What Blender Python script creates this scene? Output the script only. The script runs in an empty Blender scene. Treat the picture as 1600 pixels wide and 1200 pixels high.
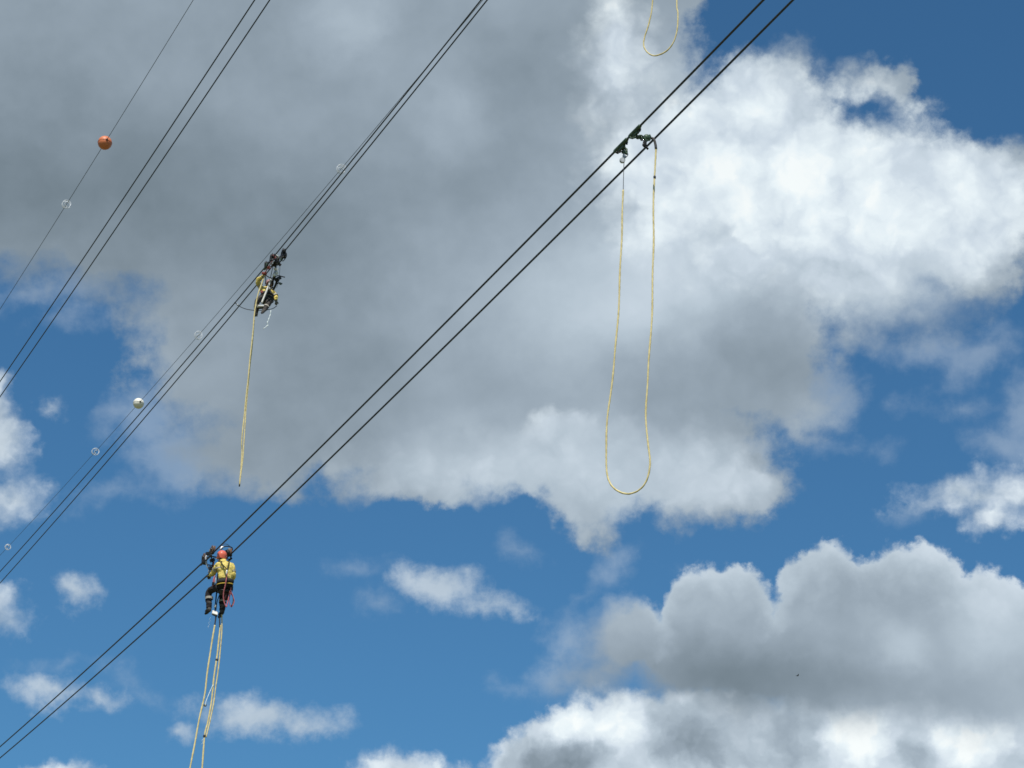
import bpy, bmesh, math, random
import numpy as np
from mathutils import Vector, Matrix

# ------------------------------------------------------------------ camera
SC = bpy.context.scene
COL = SC.collection
FPX = 1600 * 80 / 36.0                     # focal length in photo pixels
PITCH, ROLL = math.radians(25.0), math.radians(3.2)
EYE = Vector((0, 0, 1.6))
FWD = Vector((0, math.cos(PITCH), math.sin(PITCH)))
_r = Vector((1, 0, 0)); _u = _r.cross(FWD)
RGT = _r * math.cos(ROLL) + _u * math.sin(ROLL)
UPV = _u * math.cos(ROLL) - _r * math.sin(ROLL)
cam = bpy.data.cameras.new('camera'); cam.lens = 80; cam.sensor_width = 36; cam.sensor_fit = 'HORIZONTAL'
cam.clip_start = 0.1; cam.clip_end = 5000
camo = bpy.data.objects.new('camera', cam); COL.objects.link(camo)
camo.matrix_world = Matrix(((RGT.x, UPV.x, -FWD.x, EYE.x), (RGT.y, UPV.y, -FWD.y, EYE.y),
                            (RGT.z, UPV.z, -FWD.z, EYE.z), (0, 0, 0, 1)))
SC.camera = camo
SC.view_settings.view_transform = 'Standard'; SC.view_settings.look = 'None'
SC.view_settings.exposure = 0.0; SC.view_settings.gamma = 1.0
SC.view_settings.use_curve_mapping = False
SC.render.engine = 'CYCLES'
SC.cycles.use_denoising = False
SC.cycles.use_adaptive_sampling = True; SC.cycles.adaptive_threshold = 0.008; SC.cycles.adaptive_min_samples = 9
SC.cycles.max_bounces = 6; SC.cycles.filter_width = 1.6

# ------------------------------------------------------------------ sun
SUN_EL, SUN_AZ = math.radians(57), math.radians(190)       # azimuth clockwise from +Y (camera heading)
sd = Vector((math.sin(SUN_AZ) * math.cos(SUN_EL), math.cos(SUN_AZ) * math.cos(SUN_EL), math.sin(SUN_EL)))
sun = bpy.data.lights.new('sun', 'SUN'); sun.energy = 4.8; sun.angle = math.radians(0.53); sun.color = (1, .95, .87)
suno = bpy.data.objects.new('sun', sun); COL.objects.link(suno)
suno.rotation_euler = (-sd).to_track_quat('-Z', 'Y').to_euler()

# ------------------------------------------------------------------ sky with its clouds
W = bpy.data.worlds.new('World'); SC.world = W; W.use_nodes = True
NT = W.node_tree; NT.nodes.clear()
STR = 0.1

class N:
    """tiny wrapper: makes one node, wires its inputs, hands back a socket"""
    @staticmethod
    def new(t, ins=(), out=0, **kw):
        n = NT.nodes.new(t)
        for k, v in kw.items(): setattr(n, k, v)
        for i, v in enumerate(ins):
            if v is None: continue
            if isinstance(v, bpy.types.NodeSocket): NT.links.new(v, n.inputs[i])
            else: n.inputs[i].default_value = v
        return n.outputs[out]
def M(op, a, b=None, c=None, clamp=False):
    return N.new('ShaderNodeMath', (a, b, c), operation=op, use_clamp=clamp)
def V(op, a, b=None, c=None, out=0):
    return N.new('ShaderNodeVectorMath', (a, b, c), operation=op, out=out)
def noise(vec, px, detail, rough=.55, color=False, lac=2.0):
    n = NT.nodes.new('ShaderNodeTexNoise'); n.noise_dimensions = '3D'
    NT.links.new(vec, n.inputs['Vector'])
    n.inputs['Scale'].default_value = 1.0 / px; n.inputs['Detail'].default_value = detail
    n.inputs['Roughness'].default_value = rough; n.inputs['Lacunarity'].default_value = lac
    return n.outputs[1 if color else 0]
def cells(vec, px, detail=1., rough=.5):
    n = NT.nodes.new('ShaderNodeTexVoronoi'); n.voronoi_dimensions = '2D'; n.feature = 'SMOOTH_F1'; n.normalize = True
    NT.links.new(vec, n.inputs['Vector'])
    for k, v in (('Scale', 1.0 / px), ('Detail', detail), ('Roughness', rough), ('Smoothness', .35)): n.inputs[k].default_value = v
    return M('SUBTRACT', .32, n.outputs['Distance'])          # lumps: positive in the middle of a puff
def smooth(x, a, b, lo=0., hi=1.):
    n = NT.nodes.new('ShaderNodeMapRange'); n.interpolation_type = 'SMOOTHSTEP'
    NT.links.new(x, n.inputs['Value'])
    for k, v in zip(('From Min', 'From Max', 'To Min', 'To Max'), (a, b, lo, hi)): n.inputs[k].default_value = v
    return n.outputs[0]
def lin(c): return tuple((v / 12.92 if v <= .04045 else ((v + .055) / 1.055) ** 2.4) for v in c)

# the view direction in a frame fixed to the world, scaled so that one unit is 1/FPX radian
gen = NT.nodes.new('ShaderNodeTexCoord').outputs['Generated']
du = V('DOT_PRODUCT', gen, tuple(RGT * FPX), out=1)
dv = V('DOT_PRODUCT', gen, tuple(UPV * FPX), out=1)
dw = V('DOT_PRODUCT', gen, tuple(FWD * FPX), out=1)
P = N.new('ShaderNodeCombineXYZ', (du, dv, dw))
def pos(px, py):
    d = (FWD + RGT * ((px - 800) / FPX) + UPV * ((600 - py) / FPX)).normalized() * FPX
    return d.dot(RGT), d.dot(UPV)

def warped(seed, big, bigamp, small, smallamp):
    q = V('ADD', P, (seed * 3711.7, seed * 911.3, seed * 77.1))
    c1 = V('SUBTRACT', noise(q, big, 3, .5, True), (.5, .5, .5))
    c2 = V('SUBTRACT', noise(q, small, 5, .6, True), (.5, .5, .5))
    s = V('MULTIPLY_ADD', c1, (bigamp,) * 3, P)
    return V('MULTIPLY_ADD', c2, (smallamp,) * 3, s), q

def flat(vec):
    return V('MULTIPLY', vec, (1, 1, 0))
def ell(vec, cx, cy, rx, ry, rot=0.):
    """signed distance like field (in 1/FPX radian) to an ellipse of sky, positive inside"""
    u, v = pos(cx, cy)
    if not rot:
        return V('LENGTH', V('MULTIPLY_ADD', vec, (1 / rx, 1 / ry, 0), (-u / rx, -v / ry, 0)), out=1)
    c, s = math.cos(math.radians(rot)), math.sin(math.radians(rot))
    a = V('DOT_PRODUCT', V('SUBTRACT', vec, (u, v, 0)), (c / rx, s / rx, 0), out=1)
    b = V('DOT_PRODUCT', V('SUBTRACT', vec, (u, v, 0)), (-s / ry, c / ry, 0), out=1)
    return M('SQRT', M('MULTIPLY_ADD', a, a, M('MULTIPLY', b, b)))
def body(vec, els, k=30):
    acc = None
    for e in els:
        s = min(e[2], e[3])
        d = M('MULTIPLY_ADD', ell(vec, *e[:5]), -s, s)
        acc = d if acc is None else M('SMOOTH_MAX', acc, d, k)
    return acc
def holes(f, vec, els, k=15):
    for e in els:
        s = min(e[2], e[3])
        f = M('SMOOTH_MIN', f, M('MULTIPLY_ADD', ell(vec, *e[:5]), s, -s), k)
    return f
def bumps(vec, base, els):
    acc = base
    for cx, cy, rx, ry, rot, a in els:
        g = smooth(ell(vec, cx, cy, rx, ry, rot), 0, 1, a, 0)
        acc = M('ADD', acc, g)
    return acc

RAMP = [(.30, (72, 88, 100)), (.45, (107, 122, 132)), (.55, (131, 146, 158)), (.65, (155, 170, 183)), (.75, (181, 196, 208)),
        (.85, (207, 220, 231)), (.95, (234, 245, 250)), (1.0, (248, 254, 254))]
def paint(L):
    r = NT.nodes.new('ShaderNodeValToRGB'); cr = r.color_ramp
    while len(cr.elements) < len(RAMP): cr.elements.new(.5)
    for e, (p, c) in zip(cr.elements, RAMP):
        e.position = p; e.color = (*lin([x / 255 for x in c]), 1)
    NT.links.new(L, r.inputs[0])
    return r.outputs[0]
def over(dst, src, a):
    n = NT.nodes.new('ShaderNodeMix'); n.data_type = 'RGBA'
    for k, v in ((0, a), (6, dst), (7, src)): NT.links.new(v, n.inputs[k])
    return n.outputs[2]
SKY = NT.nodes.new('ShaderNodeTexSky'); SKY.sky_type = 'NISHITA'; SKY.sun_disc = False
SKY.sun_elevation = SUN_EL; SKY.sun_rotation = SUN_AZ
SKY.altitude = 300; SKY.air_density = 1.0; SKY.dust_density = 1.0; SKY.ozone_density = 1.0
col = V('MULTIPLY', SKY.outputs[0], (STR * .42, STR * .83, STR * 1.04))     # the phone's deep-blue colour response

fine = M('SUBTRACT', noise(P, 95, 9, .63), .5)                 # shared ragged detail of the edges
patch = noise(V('ADD', P, (900, 400, 50)), 150, 2, .5)           # where edges are soft and where crisp
# ---- back layer: low white cumulus and the scattered small ones
wA, qA = warped(1, 120, 60, 30, 34)
wAf = flat(wA)
fA = body(wAf, [(905, 1185, 135, 100, 0), (1080, 1180, 240, 120, 0), (1400, 1180, 300, 120, 0), (1600, 1170, 100, 120, 0),
    (625, 1210, 72, 50, 0), (800, 1225, 80, 40, 0), (90, 1210, 45, 18, 0),
    (2, 690, 56, 75, 0), (18, 775, 58, 40, 20), (-30, 640, 70, 60, 0), (-14, 960, 55, 42, 0),
    (1515, 772, 100, 36, 4), (1590, 770, 70, 42, 0), (1545, 812, 56, 28, 0)], 20)
lumA = cells(wAf, 52, 2)
dA = M('MULTIPLY_ADD', lumA, 34, M('MULTIPLY_ADD', fine, 90, fA))
softA = bumps(wAf, -4., [(1530, 775, 160, 110, 0, 18.), (20, 740, 140, 150, 0, 26.), (0, 960, 90, 80, 0, 30.)])
aA = smooth(M('DIVIDE', dA, M('MULTIPLY_ADD', patch, 70, softA)), -.2, 1)
# thin scattered shreds
fS = body(wAf, [(128, 925, 30, 24, 0), (85, 1080, 60, 22, 0), (150, 1085, 50, 14, -10), (410, 1120, 130, 36, -4), (470, 1140, 70, 26, 0), (285, 1148, 30, 18, 20), (500, 1135, 40, 16, 0),
    (675, 908, 70, 32, -8), (750, 936, 70, 16, -6), (1190, 712, 26, 30, 0), (85, 640, 26, 20, 0)], 14)
fT = body(wAf, [(95, 1036, 30, 8, 10), (598, 936, 40, 26, 0), (815, 858, 40, 20, -20), (812, 1070, 34, 14, 0), (1110, 905, 40, 12, 0), (905, 940, 60, 16, 60), (115, 500, 50, 20, 0), (195, 640, 60, 20, 30),
    (180, 760, 60, 20, 20), (1440, 790, 60, 20, 30), (1440, 545, 110, 30, 0), (1330, 700, 70, 16, 0), (230, 1080, 60, 14, -30), (960, 890, 60, 14, 40), (1540, 560, 90, 40, 30), (1300, 620, 60, 60, 0), (1500, 640, 70, 20, 0), (560, 880, 60, 12, 0), (1600, 640, 40, 60, 0), (1570, 690, 60, 30, 0), (270, 720, 80, 60, 0), (230, 650, 50, 60, 0), (890, 1000, 40, 50, 0), (860, 1060, 40, 24, 0), (60, 456, 140, 22, 5)], 14)
dS = M('MULTIPLY_ADD', fine, 80, fS)
aS = smooth(dS, -10, 28, 0, .86)
aS = M('MAXIMUM', aS, smooth(M('MULTIPLY_ADD', fine, 90, fT), -12, 40, 0, .34))
hiA = M('SUBTRACT', noise(wA, 95, 6, .52), .5)
LA = bumps(wAf, .80, [(900, 1120, 120, 55, 0, .15), (870, 1185, 110, 60, 0, -.24), (1085, 1150, 90, 80, 0, -.22), (1240, 1150, 70, 80, 0, -.18),
    (1345, 1140, 90, 80, 0, .24), (1520, 1160, 120, 60, 0, .24), (990, 1135, 70, 60, 0, .08), (1160, 1110, 70, 40, 0, .10), (1190, 1190, 60, 40, 0, -.05),
    (20, 730, 110, 110, 0, .05), (1440, 1180, 40, 60, 0, -.2), (1590, 1180, 40, 40, 0, -.1), (1530, 780, 130, 90, 0, .01), (625, 1190, 90, 50, 0, .08)])
LA = M('MULTIPLY_ADD', lumA, .30, M('MULTIPLY_ADD', hiA, .34, LA))
col = over(col, paint(LA), aA)
col = over(col, paint(M('MULTIPLY_ADD', hiA, .16, .80)), aS)

# ---- grey flat-based cumulus, lower right
wC, qC = warped(2, 90, 46, 26, 30)
wCf = flat(wC)
fC = body(wCf, [(972, 995, 82, 72, 0), (950, 1050, 70, 50, 0), (1120, 985, 92, 112, 0), (1150, 960, 55, 60, 0), (1290, 985, 84, 140, 0), (1428, 985, 112, 146, 0), (1530, 1010, 110, 120, 0),
    (1650, 1040, 120, 120, 0), (1240, 1055, 330, 85, 0), (1330, 1090, 290, 80, 0), (1540, 1100, 200, 85, 0), (1160, 1120, 140, 80, 0), (925, 1065, 95, 60, 0), (880, 1080, 70, 40, 0)], 10)
lumC = cells(wCf, 46, 2)
dC = M('MULTIPLY_ADD', lumC, 32, M('MULTIPLY_ADD', fine, 44, fC))
low = smooth(dv, pos(1200, 1165)[1], pos(1200, 1020)[1], 130, 14)          # soft base, crisp top
low = M('ADD', low, smooth(du, pos(1060, 900)[0], pos(900, 900)[0], 0, 60))
aC = smooth(M('DIVIDE', M('ADD', dC, 3), low, clamp=True), 0, 1)
hiC = M('SUBTRACT', noise(qC, 120, 5, .5), .5)
M_top = smooth(dv, pos(1200, 1020)[1], pos(1200, 880)[1], .0, .16)
LC = bumps(wCf, .67, [(1130, 1050, 330, 100, 0, -.15), (1300, 1080, 330, 70, 0, -.06), (1430, 870, 130, 60, 0, .10), (1560, 950, 130, 120, 0, .14), (1100, 895, 120, 50, 0, .06),
    (1300, 870, 80, 50, 0, .05), (1410, 1010, 60, 60, 0, .07), (960, 930, 70, 40, 0, .05)])
LC = M('MULTIPLY_ADD', lumC, M_top, M('MULTIPLY_ADD', hiC, .14, LC))
LC = M('ADD', LC, smooth(dC, 34, 0, 0, .08))                               # thin lit rim
col = over(col, paint(LC), aC)

# ---- the big cloud
wB, qB = warped(3, 150, 80, 34, 40)
wBf = flat(wB)
fB = body(wBf, [(350, 130, 760, 340, 0), (620, 490, 425, 275, 0), (395, 690, 130, 95, 0), (880, 600, 300, 185, 0), (1010, 690, 215, 125, 0),
    (920, 785, 78, 80, 0), (1125, 750, 115, 82, 0), (1000, 740, 150, 80, 0), (600, 740, 130, 50, 0), (1230, 340, 330, 215, 0), (1480, 330, 135, 130, 0), (1195, 190, 100, 120, 0), (1335, 180, 95, 80, 0),
    (1010, 60, 105, 170, 0), (1215, 545, 115, 120, 0), (1120, 540, 130, 130, 0), (1090, 660, 90, 90, 0), (1275, 620, 60, 70, 0), (1400, 460, 170, 80, 0), (1500, 400, 120, 90, 0), (1600, 300, 60, 90, 0), (1400, 200, 60, 80, 0), (960, 300, 120, 200, 0), (1010, 460, 130, 120, 0), (1550, 410, 60, 60, 0), (700, 740, 120, 60, 0)], 20)
fB = holes(fB, wBf, [(1362, 166, 22, 14, 0), (780, 792, 40, 24, 0), (1135, 35, 40, 46, 0), (1300, 555, 16, 22, 0)])
# beyond the frame the same broken cover goes on
rim = V('LENGTH', V('MULTIPLY_ADD', flat(P), (1 / 1150, 1 / 900, 0), (0, 0, 0)), out=1)
away = M('MULTIPLY_ADD', M('SUBTRACT', noise(P, 900, 3, .5), .5), 1500, smooth(rim, 1.0, 1.35, -700, 20))
fB = M('SMOOTH_MAX', fB, away, 20)
lumB = cells(wBf, 78, 2)
dB = M('MULTIPLY_ADD', lumB, 40, M('MULTIPLY_ADD', fine, 105, fB))
softB = bumps(wBf, -6., [(270, 700, 180, 140, 0, 60.), (90, 440, 220, 90, 0, 50.), (1450, 500, 200, 110, 0, 60.), (1300, 640, 120, 120, 0, 20.)])
aB = smooth(M('DIVIDE', dB, M('MULTIPLY_ADD', patch, 80, softB)), -.25, 1)
lowB = M('SUBTRACT', noise(qB, 200, 4, .5), .5)
wL = V('MULTIPLY_ADD', V('SUBTRACT', wB, P), (.55,) * 3, P)
hi1 = noise(wL, 105, 6, .5)
hi2 = noise(V('ADD', wL, (5, 22, 0)), 105, 4, .5)
hiB = M('SUBTRACT', hi1, .5)
lit = M('SUBTRACT', hi1, hi2)                                    # billows: sunlit upper flanks
bright = bumps(wBf, 0., [(1230, 300, 420, 260, 0, .7), (1050, 700, 300, 160, 0, .2)])
LB = bumps(wBf, .60, [(70, 290, 400, 210, 0, -.13), (540, 30, 130, 120, 20, .11), (700, 190, 100, 110, 0, .07), (480, 380, 240, 190, 0, -.08), (500, 590, 190, 130, 0, -.05),
    (820, 190, 80, 140, 0, -.02), (1230, 300, 400, 290, 0, .20), (1490, 320, 240, 200, 0, .12), (1100, 110, 180, 150, 0, .10), (870, 470, 300, 240, 0, .12), (1010, 460, 240, 200, 0, .09),
    (1185, 545, 110, 120, 0, -.05), (1400, 460, 180, 110, 0, .09), (640, 480, 90, 90, 0, .03), (215, 560, 70, 140, 0, .06), (1280, 650, 80, 70, 0, .06), (880, 740, 460, 150, 0, .15), (330, 760, 130, 60, 0, .03)])
LB = M('MULTIPLY_ADD', lowB, .18, LB)
LB = M('MULTIPLY_ADD', lumB, M('MULTIPLY_ADD', bright, .20, .015), LB)
LB = M('ADD', LB, M('MULTIPLY', hiB, M('MULTIPLY_ADD', bright, .22, .045)))
LB = M('ADD', LB, M('MULTIPLY', lit, M('MULTIPLY_ADD', bright, .28, .06)))
col = over(col, paint(LB), aB)
# sunlit lobes in front: upper right, then the row of puffs along the underside
wE, qE = warped(5, 110, 60, 30, 30)
wEf = flat(wE)
lumE = cells(wEf, 64, 2.5, .55)
hiE = M('SUBTRACT', noise(wE, 90, 6, .52), .5)
fE = body(wEf, [(965, 110, 78, 150, 0), (985, 250, 85, 110, 0), (1090, 260, 150, 140, 0), (1180, 170, 110, 90, 0), (1250, 270, 230, 160, 0), (1335, 190, 90, 80, 0), (1400, 300, 200, 150, 0), (1500, 330, 130, 130, 0), (1320, 420, 150, 90, 0), (1570, 340, 60, 80, 0), (1040, 360, 110, 80, 0), (1180, 400, 130, 60, 0)], 14)
dE = M('MULTIPLY_ADD', lumE, 60, M('MULTIPLY_ADD', fine, 70, fE))
aE = M('MULTIPLY', smooth(M('DIVIDE', dE, M('MULTIPLY_ADD', patch, 130, 6)), -.1, 1, 0, .92), aB)
LE = bumps(wEf, .895, [(1280, 280, 260, 140, 0, .05), (1090, 300, 130, 110, 0, .04), (1300, 440, 260, 80, 0, -.10), (960, 80, 90, 130, 0, -.06), (1200, 120, 120, 70, 0, -.03), (1540, 400, 120, 100, 0, -.05), (1180, 380, 110, 70, 0, -.07)])
LE = M('MULTIPLY_ADD', lumE, .26, M('MULTIPLY_ADD', hiE, .36, LE))
col = over(col, paint(LE), aE)
fD = body(wEf, [(545, 735, 80, 52, 0), (640, 735, 90, 60, 0), (760, 745, 110, 85, 0), (880, 690, 100, 62, 0), (950, 760, 110, 90, 0), (1085, 735, 110, 100, 0), (1160, 770, 80, 60, 0), (905, 820, 70, 60, 0), (1000, 690, 70, 50, 0)], 8)
dD = M('MULTIPLY_ADD', lumE, 46, M('MULTIPLY_ADD', fine, 46, fD))
aD = M('MULTIPLY', smooth(M('DIVIDE', dD, M('MULTIPLY_ADD', patch, 190, -20)), 0, 1, 0, .80), aB)
LD = M('ADD', M('MULTIPLY_ADD', lumE, .18, M('MULTIPLY_ADD', hiE, .22, .77)), smooth(dD, 50, 6, 0, .05))
LD = bumps(wEf, LD, [(880, 640, 110, 60, 0, .06), (570, 700, 120, 50, 0, -.02), (1120, 770, 140, 70, 0, .04), (780, 790, 160, 50, 0, -.03)])
col = over(col, paint(LD), aD)

bg = N.new('ShaderNodeBackground', (V('MULTIPLY', col, (1 / STR,) * 3), STR))
out = NT.nodes.new('ShaderNodeOutputWorld'); NT.links.new(bg, out.inputs[0])
W.cycles.sampling_method = 'MANUAL'; W.cycles.sample_map_resolution = 512

# ------------------------------------------------------------------ helpers
random.seed(7)
TD = Vector((-.408, .913, 0)).normalized()       # along the line, away from the camera
ND = Vector((TD.y, -TD.x, 0))                    # across the line, to the right
ZU = Vector((0, 0, 1))
def ray(px, py): return FWD + RGT * ((px - 800) / FPX) + UPV * ((600 - py) / FPX)
def at_height(px, py, h):
    d = ray(px, py); return EYE + d * ((h - EYE.z) / d.z)
def on_plane(px, py, p0, n):
    d = ray(px, py); return EYE + d * ((p0 - EYE).dot(n) / d.dot(n))

def srgb(r, g, b): return (*lin((r / 255, g / 255, b / 255)), 1)
def mat(name, c1, c2=None, scale=8., rough=.6, metal=0., bump=0., bscale=60., spec=.5, detail=5., lo=.35, hi=.65):
    m = bpy.data.materials.new(name); m.use_nodes = True
    nt = m.node_tree; b = nt.nodes['Principled BSDF']
    b.inputs['Roughness'].default_value = rough; b.inputs['Metallic'].default_value = metal
    b.inputs['Specular IOR Level'].default_value = spec
    tc = nt.nodes.new('ShaderNodeTexCoord').outputs['Object']
    if c2 is None: c2 = tuple(v * .75 for v in c1[:3])
    n = nt.nodes.new('ShaderNodeTexNoise'); nt.links.new(tc, n.inputs['Vector'])
    n.inputs['Scale'].default_value = scale; n.inputs['Detail'].default_value = detail
    r = nt.nodes.new('ShaderNodeValToRGB'); nt.links.new(n.outputs[0], r.inputs[0])
    r.color_ramp.elements[0].position = lo; r.color_ramp.elements[1].position = hi
    r.color_ramp.elements[0].color = (*c2[:3], 1); r.color_ramp.elements[1].color = (*c1[:3], 1)
    nt.links.new(r.outputs[0], b.inputs['Base Color'])
    if bump:
        n2 = nt.nodes.new('ShaderNodeTexNoise'); nt.links.new(tc, n2.inputs['Vector'])
        n2.inputs['Scale'].default_value = bscale; n2.inputs['Detail'].default_value = 4
        bp = nt.nodes.new('ShaderNodeBump'); bp.inputs['Strength'].default_value = bump; bp.inputs['Distance'].default_value = .01
        nt.links.new(n2.outputs[0], bp.inputs['Height']); nt.links.new(bp.outputs[0], b.inputs['Normal'])
    return m

class MB:
    def __init__(s): s.v = []; s.f = []
    def add(s, vs, fs):
        o = len(s.v); s.v += [tuple(p) for p in vs]; s.f += [tuple(i + o for i in f) for f in fs]
        return s
    def box(s, c, size, rot=None, bev=.12):
        """a box with chamfered long edges (octagonal prism along its longest side)"""
        c = Vector(c); h = Vector(size) / 2; R = rot.to_3x3() if rot is not None else Matrix.Identity(3)
        ax = max(range(3), key=lambda i: h[i]); a, b = [i for i in range(3) if i != ax]
        k = bev * min(h[a], h[b]) * 2; A, B = h[a], h[b]
        ring = [(A - k, B), (A, B - k), (A, -B + k), (A - k, -B), (-A + k, -B), (-A, -B + k), (-A, B - k), (-A + k, B)]
        vs = []
        for e in (-h[ax], h[ax]):
            for p, q in ring:
                w = [0, 0, 0]; w[ax] = e; w[a] = p; w[b] = q; vs.append(c + R @ Vector(w))
        return s.add(vs, [(i, (i + 1) % 8, (i + 1) % 8 + 8, i + 8) for i in range(8)] + [tuple(range(7, -1, -1)), tuple(range(8, 16))])
    def tube(s, pts, r, n=8, cap=True, closed=False, lobes=0, lobe=0., pitch=.1, flat=1., ref=None):
        pts = [Vector(p) for p in pts]; m = len(pts); rr = r if hasattr(r, '__len__') else [r] * m
        nx = None; vs = []; run = 0.
        for i, p in enumerate(pts):
            if closed: t = pts[(i + 1) % m] - pts[i - 1]
            else: t = pts[min(i + 1, m - 1)] - pts[max(i - 1, 0)]
            t.normalize()
            if ref is not None: nx = Vector(ref) - t * t.dot(Vector(ref))
            elif nx is None:
                nx = t.cross(Vector((0, 0, 1)));
                if nx.length < .1: nx = t.cross(Vector((1, 0, 0)))
            else: nx = nx - t * t.dot(nx)
            nx.normalize(); ny = t.cross(nx)
            if i: run += (p - pts[i - 1]).length
            for k in range(n):
                a = 2 * math.pi * k / n; q = rr[i]
                if lobes: q = q * (1 + lobe * math.cos(lobes * a - run / pitch * 2 * math.pi))
                vs.append(p + nx * (q * math.cos(a)) + ny * (q * math.sin(a) * flat))
        fs = []
        for i in range(m if closed else m - 1):
            j = (i + 1) % m
            fs += [(i * n + k, i * n + (k + 1) % n, j * n + (k + 1) % n, j * n + k) for k in range(n)]
        if cap and not closed: fs += [tuple(range(n - 1, -1, -1)), tuple(range((m - 1) * n, m * n))]
        return s.add(vs, fs)
    def loft(s, rings, ref=(1, 0, 0), n=16):
        """rings: (centre, half width along ref, half depth); round ended"""
        ref = Vector(ref); P_ = [Vector(r[0]) for r in rings]; vs = []; m = len(P_)
        for i, p in enumerate(P_):
            t = (P_[min(i + 1, m - 1)] - P_[max(i - 1, 0)]).normalized()
            nx = (ref - t * t.dot(ref)).normalized(); ny = t.cross(nx)
            vs += [p + nx * (rings[i][1] * math.cos(2 * math.pi * k / n)) + ny * (rings[i][2] * math.sin(2 * math.pi * k / n)) for k in range(n)]
        fs = []
        for i in range(m - 1):
            fs += [(i * n + k, i * n + (k + 1) % n, (i + 1) * n + (k + 1) % n, (i + 1) * n + k) for k in range(n)]
        fs += [tuple(range(n - 1, -1, -1)), tuple(range((m - 1) * n, m * n))]
        return s.add(vs, fs)
    def ball(s, c, r, n=16, m=10, z0=-90, z1=90, rot=None):
        c = Vector(c); r = Vector(r) if hasattr(r, '__len__') else Vector((r, r, r)); vs = []
        R = rot.to_3x3() if rot is not None else Matrix.Identity(3)
        for i in range(m + 1):
            e = math.radians(z0 + (z1 - z0) * i / m)
            for k in range(n):
                a = 2 * math.pi * k / n
                vs.append(c + R @ Vector((r.x * math.cos(e) * math.cos(a), r.y * math.cos(e) * math.sin(a), r.z * math.sin(e))))
        fs = [(i * n + k, i * n + (k + 1) % n, (i + 1) * n + (k + 1) % n, (i + 1) * n + k) for i in range(m) for k in range(n)]
        fs += [tuple(range(n - 1, -1, -1)), tuple(range(m * n, (m + 1) * n))]
        return s.add(vs, fs)
    def lathe(s, prof, c, axis, n=24):
        """prof: (radius, offset along axis)"""
        c = Vector(c); ax = Vector(axis).normalized(); u = ax.orthogonal().normalized(); w = ax.cross(u); m = len(prof)
        vs = [c + ax * h + u * (r * math.cos(2 * math.pi * k / n)) + w * (r * math.sin(2 * math.pi * k / n)) for r, h in prof for k in range(n)]
        fs = [(i * n + k, i * n + (k + 1) % n, (i + 1) * n + (k + 1) % n, (i + 1) * n + k) for i in range(m - 1) for k in range(n)]
        fs += [tuple(range(n - 1, -1, -1)), tuple(range((m - 1) * n, m * n))]
        return s.add(vs, fs)
    def build(s, name, m, parent=None, smooth=True, voxel=0., relax=0, folds=0., fold_size=.09, mat_world=None):
        me = bpy.data.meshes.new(name); me.from_pydata(s.v, [], s.f); me.update()
        bm = bmesh.new(); bm.from_mesh(me); bmesh.ops.recalc_face_normals(bm, faces=bm.faces); bm.to_mesh(me); bm.free()
        o = bpy.data.objects.new(name, me); COL.objects.link(o)
        if voxel:
            md = o.modifiers.new('r', 'REMESH'); md.mode = 'VOXEL'; md.voxel_size = voxel
            if relax:
                md = o.modifiers.new('s', 'SMOOTH'); md.iterations = relax; md.factor = .5
            if folds:
                t = bpy.data.textures.new('folds', 'CLOUDS'); t.noise_scale = fold_size; t.noise_depth = 2
                md = o.modifiers.new('d', 'DISPLACE'); md.texture = t; md.strength = folds; md.texture_coords = 'LOCAL'; md.mid_level = .5
            dg = bpy.context.evaluated_depsgraph_get()
            new = bpy.data.meshes.new_from_object(o.evaluated_get(dg)); o.modifiers.clear(); o.data = new; me = new
            me.name = name
        me.materials.clear(); me.materials.append(m)
        if smooth: me.polygons.foreach_set('use_smooth', [True] * len(me.polygons))
        if parent is not None: o.parent = parent
        elif mat_world is not None: o.matrix_world = mat_world
        return o
def tag(o, label=None, cat=None, group=None, kind=None):
    for k, v in (('label', label), ('category', cat), ('group', group), ('kind', kind)):
        if v: o[k] = v
    return o
def frame(origin, fwd):
    y = Vector(fwd).normalized(); x = y.cross(ZU).normalized()
    return Matrix(((x.x, y.x, 0, origin.x), (x.y, y.y, 0, origin.y), (x.z, y.z, 1, origin.z), (0, 0, 0, 1)))
def empty(name, mw):
    o = bpy.data.objects.new(name, None); COL.objects.link(o); o.matrix_world = mw; o.empty_display_size = .2
    return o
def spline(pts, step):
    pts = [Vector(p) for p in pts]; q = [2 * pts[0] - pts[1]] + pts + [2 * pts[-1] - pts[-2]]; out_ = []
    for i in range(1, len(q) - 2):
        a, b, c, d = q[i - 1:i + 3]; k = max(2, int((c - b).length / step))
        for j in range(k):
            t = j / k
            out_.append(.5 * ((2 * b) + (c - a) * t + (2 * a - 5 * b + 4 * c - d) * t * t + (3 * b - a - 3 * c + d) * t ** 3))
    return out_ + [pts[-1]]

# ------------------------------------------------------------------ materials
m_cond = mat('aluminium conductor', (.075, .080, .088), (.045, .05, .055), 30, .55, .7)
m_shield = mat('weathered steel', (.10, .11, .12), (.06, .065, .07), 30, .6, .6)
m_orange = mat('sun-faded orange shell', (.66, .205, .085), (.56, .16, .065), 6, .5, 0, .05, 30)
m_white = mat('white shell', (.80, .79, .72), (.70, .68, .60), 6, .45, 0, .05, 30)
m_pvc = mat('white plastic coil', (.66, .70, .75), (.56, .60, .66), 20, .35)
m_black = mat('black steel', (.022, .023, .025), (.012, .012, .014), 20, .5, .3)
m_grey = mat('galvanised steel', (.50, .53, .55), (.34, .36, .38), 25, .45, .4)
m_alu = mat('bright aluminium', (.82, .82, .80), (.62, .63, .62), 18, .38, .3)
m_rust = mat('worn brown wheel', (.20, .11, .07), (.09, .055, .04), 25, .7, 0, .2, 80)
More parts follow.
